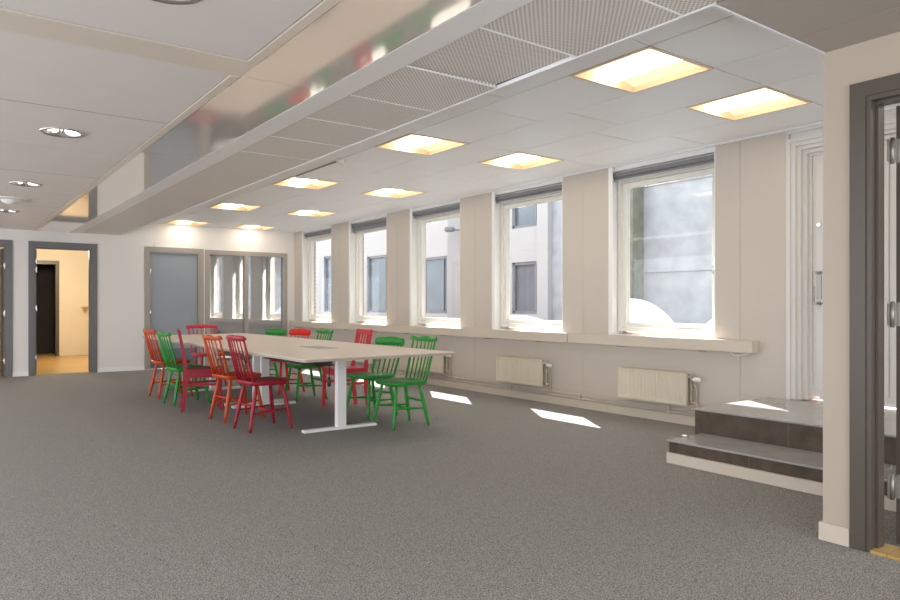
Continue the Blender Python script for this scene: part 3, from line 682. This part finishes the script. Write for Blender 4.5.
# ================================================================ CHAIRS
def crest_mesh(kind, wd):
    """curved back rail: local y across, x backwards negative; centred on its base z=0"""
    hw = wd/2
    def top(u):
        a = abs(u)
        if kind == 'wave': return 0.048 + 0.009*math.cos(min(a,0.6)/0.6*PI) + 0.018*max(0, (a-0.6)/0.4)**0.8 - (0.022*max(0, (a-0.92)/0.08)**2)
        if kind == 'round': return 0.046 + 0.006*math.cos(u*PI/2) - 0.02*max(0, (a-0.8)/0.2)**2
        if kind == 'broad': return 0.085 + 0.006*math.cos(u*PI) - 0.016*max(0, (a-0.88)/0.12)**2
        if kind == 'scallop': return 0.058 + 0.004*math.cos(u*PI)
        return 0.05
    def bot(u):
        a = abs(u)
        if kind == 'wave': return 0.004 + 0.010*max(0, (a-0.55)/0.45)
        if kind == 'scallop': return 0.004 + 0.010*abs(math.sin(u*PI*1.5)) if a < 0.85 else -0.004
        if kind == 'broad': return 0.0 + 0.008*max(0, (a-0.75)/0.25)**2
        return 0.0 + 0.018*max(0, (a-0.8)/0.2)**2
    th = 0.022; n_ = 32; m = MB(); vs = []
    for i in range(n_+1):
        u = -1+2*i/n_; y = u*hw; x = -0.030*(1-u*u)
        zt, zb = top(u), bot(u); k = 0.006
        lean = -0.10
        pts = [(x-th/2, zb+k), (x-th/2, zt-k), (x-th/2+k, zt), (x+th/2-k, zt), (x+th/2, zt-k), (x+th/2, zb+k), (x+th/2-k, zb), (x-th/2+k, zb)]
        vs += [(px+lean*pz, y, pz) for px, pz in pts]
    fs = [(i*8+j_, i*8+(j_+1) % 8, (i+1)*8+(j_+1) % 8, (i+1)*8+j_) for i in range(n_) for j_ in range(8)]
    m.add(vs, fs, True); m.f.append(tuple(range(8))); m.sm.append(False); m.f.append(tuple(n_*8+j_ for j_ in range(8))[::-1]); m.sm.append(False)
    return m
def seat_pts(wf, wb, d):
    """rounded seat outline, front (+x) a little wider"""
    pts = []
    corners = [(d/2, wf/2, 0.10), (-d/2, wb/2, 0.06), (-d/2, -wb/2, 0.06), (d/2, -wf/2, 0.10)]; st_ = [0, PI/2, PI, 1.5*PI]
    for (cx, cy, r_), a0 in zip(corners, st_):
        ox = cx - r_*(1 if cx > 0 else -1); oy = cy - r_*(1 if cy > 0 else -1)
        for k in range(7): t_ = a0+PI/2*k/6; pts.append((ox+r_*math.cos(t_), oy+r_*math.sin(t_)))
    return pts
def saddle(mb, wf, wb, d, z):
    out = seat_pts(wf, wb, d); n_ = len(out); rings = [(1.0, 0.0), (0.985, 0.004), (0.93, 0.004), (0.75, -0.004), (0.5, -0.008), (0.25, -0.008)]
    low = [(0.94, -0.034), (1.0, -0.020)]
    vs = []; 
    for s_, dz in low+rings: vs += [(x*s_, y*s_, z+dz) for x, y in out]
    vs.append((0, 0, z-0.007)); c_ = len(vs)-1; fs = []
    R_ = len(low+rings)
    for i in range(R_-1):
        for k in range(n_): fs.append((i*n_+k, i*n_+(k+1) % n_, (i+1)*n_+(k+1) % n_, (i+1)*n_+k))
    for k in range(n_): fs.append(((R_-1)*n_+k, (R_-1)*n_+(k+1) % n_, c_))
    fs.append(tuple(range(n_))[::-1])
    mb.add(vs, fs, True); mb.sm[-1] = False
    return mb
def spindle_chair(m, crest='wave', wd=0.42, nsp=5, H=0.845, SZ=0.445, broadposts=True):
    r = empty('spindle_chair')
    saddle(MB(), 0.42, 0.38, 0.39, SZ).build('seat', m, r)
    feet = {}
    for sx in (1, -1):
        for sy in (1, -1):
            a = Vector((sx*0.125, sy*0.125, SZ-0.028)); f_ = Vector((sx*0.195 - (0.01 if sx < 0 else 0), sy*(0.185 if sx > 0 else 0.165), 0.0)); feet[(sx, sy)] = (a, f_)
            P_ = [a.lerp(f_, t_) for t_ in (0, 0.12, 0.4, 0.62, 0.85, 1.0)]
            MB().rod(P_, [0.013, 0.015, 0.0185, 0.0175, 0.0145, 0.012], 12).build('leg', m, r)
    def at_(sx, sy, z): a, f_ = feet[(sx, sy)]; return a.lerp(f_, (a.z-z)/(a.z))
    for sy in (1, -1):
        p0, p1 = at_(1, sy, 0.185), at_(-1, sy, 0.165); mid = p0.lerp(p1, 0.5)
        MB().rod([p0, p0.lerp(p1, 0.3), mid, p0.lerp(p1, 0.7), p1], [0.008, 0.010, 0.013, 0.010, 0.008], 10).build('stretcher', m, r)
    for q_ in (0.30, 0.70):
        pa = at_(1, 1, 0.185).lerp(at_(-1, 1, 0.165), q_); pb = at_(1, -1, 0.185).lerp(at_(-1, -1, 0.165), q_)
        if q_ > 0.5: pa, pb = at_(-1, 1, 0.23), at_(-1, -1, 0.23)
        else: pa, pb = at_(1, 1, 0.185).lerp(at_(-1, 1, 0.165), 0.45), at_(1, -1, 0.185).lerp(at_(-1, -1, 0.165), 0.45)
        MB().rod([pa, pa.lerp(pb, 0.5), pb], [0.008, 0.012, 0.008], 10).build('stretcher', m, r)
    ch = {'wave': 0.066, 'round': 0.052, 'broad': 0.092, 'scallop': 0.062}[crest]
    zb = H-ch; cx = -0.255
    cr = crest_mesh(crest, wd).build('top_rail', m, r, loc=(cx, 0, zb))
    sb = 0.34
    for i in range(nsp+2):
        u = -1+2*i/(nsp+1)
        y0 = u*sb/2; y1 = u*(wd/2-0.03); x0_ = -0.165-0.018*(1-u*u); x1_ = cx-0.030*(1-(u*0.86)**2)-0.001
        a = Vector((x0_, y0, SZ-0.010)); b2 = Vector((x1_-0.0015, y1, zb+0.022))
        end = i in (0, nsp+1)
        rr = [0.010, 0.0125, 0.0115, 0.009] if end else [0.006, 0.008, 0.007, 0.0055]
        MB().rod([a, a.lerp(b2, 0.3), a.lerp(b2, 0.65), b2], rr, 10).build('back_post' if end else 'spindle', m, r)
    return r
def slat_chair(m, H=0.85, SZ=0.445):
    r = empty('slat_chair')
    MB().prism([(0.20, 0.205), (-0.19, 0.18), (-0.19, -0.18), (0.20, -0.205)], SZ-0.022, SZ).build('seat', m, r, bevel=0.004)
    ap = MB().box(-0.17, 0.17, 0.160, 0.178, SZ-0.075, SZ-0.022).box(-0.17, 0.17, -0.178, -0.160, SZ-0.075, SZ-0.022).box(0.160, 0.178, -0.17, 0.17, SZ-0.075, SZ-0.022).box(-0.178, -0.16, -0.16, 0.16, SZ-0.075, SZ-0.022)
    ap.build('apron', m, r)
    for sy in (1, -1):
        MB().bar((0.17, sy*0.172, SZ-0.022), (0.178, sy*0.176, 0), 0.036, 0.036, up=(1, 0, 0)).build('leg', m, r, bevel=0.003)
        # rear leg and back post in one sweep
        prof = [(-0.205, 0.0), (-0.178, 0.22), (-0.172, SZ), (-0.195, 0.62), (-0.240, H)]
        v = []; 
        for x, z in prof:
            hh = 0.018 if z < SZ+0.1 else 0.014
            v += [(x-hh, sy*0.172-0.016, z), (x+hh, sy*0.172-0.016, z), (x+hh, sy*0.172+0.016, z), (x-hh, sy*0.172+0.016, z)]
        fs = [(i*4+k, i*4+(k+1) % 4, (i+1)*4+(k+1) % 4, (i+1)*4+k) for i in range(4) for k in range(4)]+[(3, 2, 1, 0), (16, 17, 18, 19)]
        MB().add(v, fs).build('back_leg', m, r)
        MB().box(-0.17, 0.17, sy*0.172-0.009, sy*0.172+0.009, 0.265, 0.29).build('stretcher', m, r)
        MB().box(-0.17, 0.17, sy*0.172-0.009, sy*0.172+0.009, 0.355, 0.375).build('stretcher', m, r)
    MB().box(0.16, 0.178, -0.17, 0.17, 0.30, 0.325).build('stretcher', m, r)
    def xb(z): return -0.172 - 0.068*((z-SZ)/(H-SZ))**1.25
    def rail(z0, z1, nm):
        m_ = MB()
        m_.add([(xb(z)-0.01*s_, y, z) for s_ in (-1, 1) for z in (z0, z1) for y in (-0.157, 0.157)], [(0, 1, 3, 2), (4, 6, 7, 5), (0, 4, 5, 1), (2, 3, 7, 6), (0, 2, 6, 4), (1, 5, 7, 3)])
        m_.build(nm, m, r)
    rail(H-0.055, H-0.004, 'top_rail'); rail(0.545, 0.575, 'lower_rail')
    for i in range(4):
        y = -0.105+0.07*i
        MB().bar((xb(0.575), y, 0.57), (xb(H-0.055), y, H-0.05), 0.022, 0.012, up=(1, 0, 0)).build('slat', m, r)
    return r
G = 'painted chairs around the conference table'
W1_ = spindle_chair('green', 'wave', 0.43, H=0.84, SZ=0.42); W1_.name = 'spindle_chair'
variants = {}
def place(maker, key, x, y, deg, label):
    if key in variants: o = copy_tree(variants[key])
    else: o = maker(); variants[key] = o
    o.location = (x, y, 0); o.rotation_euler = (0, 0, math.radians(deg))
    tag(o, label, 'chair', G)
    return o
variants['green_wave'] = None; variants.pop('green_wave')
bpy_first = [W1_]
def green_wave(): return bpy_first.pop()
place(green_wave, 'gw', 3.50, 5.55, 180, 'green spindle-back chair with wavy top rail, at the near window-side table corner')
place(lambda: spindle_chair('green', 'broad', 0.43, 4, H=0.80, SZ=0.425), 'gb', 3.55, 6.20, 191, 'green spindle-back chair with broad solid top rail, behind the green corner chair')
place(lambda: slat_chair('pinkred', 0.86), 'slp', 3.61, 6.88, 175, 'coral red square-legged slat-back chair on the window side, beyond the broad-railed green one')
place(lambda: None, 'gw', 3.55, 7.78, 180, 'green spindle chair on the window side between coral slat chair and bright red chair')
place(lambda: spindle_chair('red', 'broad', 0.43, 4, H=0.82), 'rb', 3.60, 8.55, 193, 'bright red chair with broad top rail on the window side')
place(lambda: None, 'gb', 3.60, 9.35, 197, 'farthest green chair on the window side, next to the bright red one')
place(lambda: spindle_chair('crimson', 'round', 0.40, 5, H=0.86), 'cr', 2.395, 6.15, 4, 'crimson spindle-back chair nearest the camera on the left side of the table')
place(lambda: spindle_chair('orange', 'wave', 0.40, 4, H=0.85), 'ow', 2.39, 6.83, 7, 'orange chair on the left side, between the two crimson red chairs')
place(lambda: slat_chair('crimson', 0.865), 'slc', 2.315, 7.71, -14, 'crimson square-legged chair on the left side between the orange and green chairs')
place(lambda: None, 'gw', 2.30, 8.24, 4, 'green chair on the left side of the table beside the farthest orange chair')
place(lambda: None, 'ow', 2.32, 9.00, 5, 'farthest orange chair at the far left corner of the table')
place(lambda: spindle_chair('pinkred', 'scallop', 0.44, 5, H=0.85), 'ps', 3.09, 10.02, -88, 'coral pink spindle chair at the far end of the table with a scalloped rail')
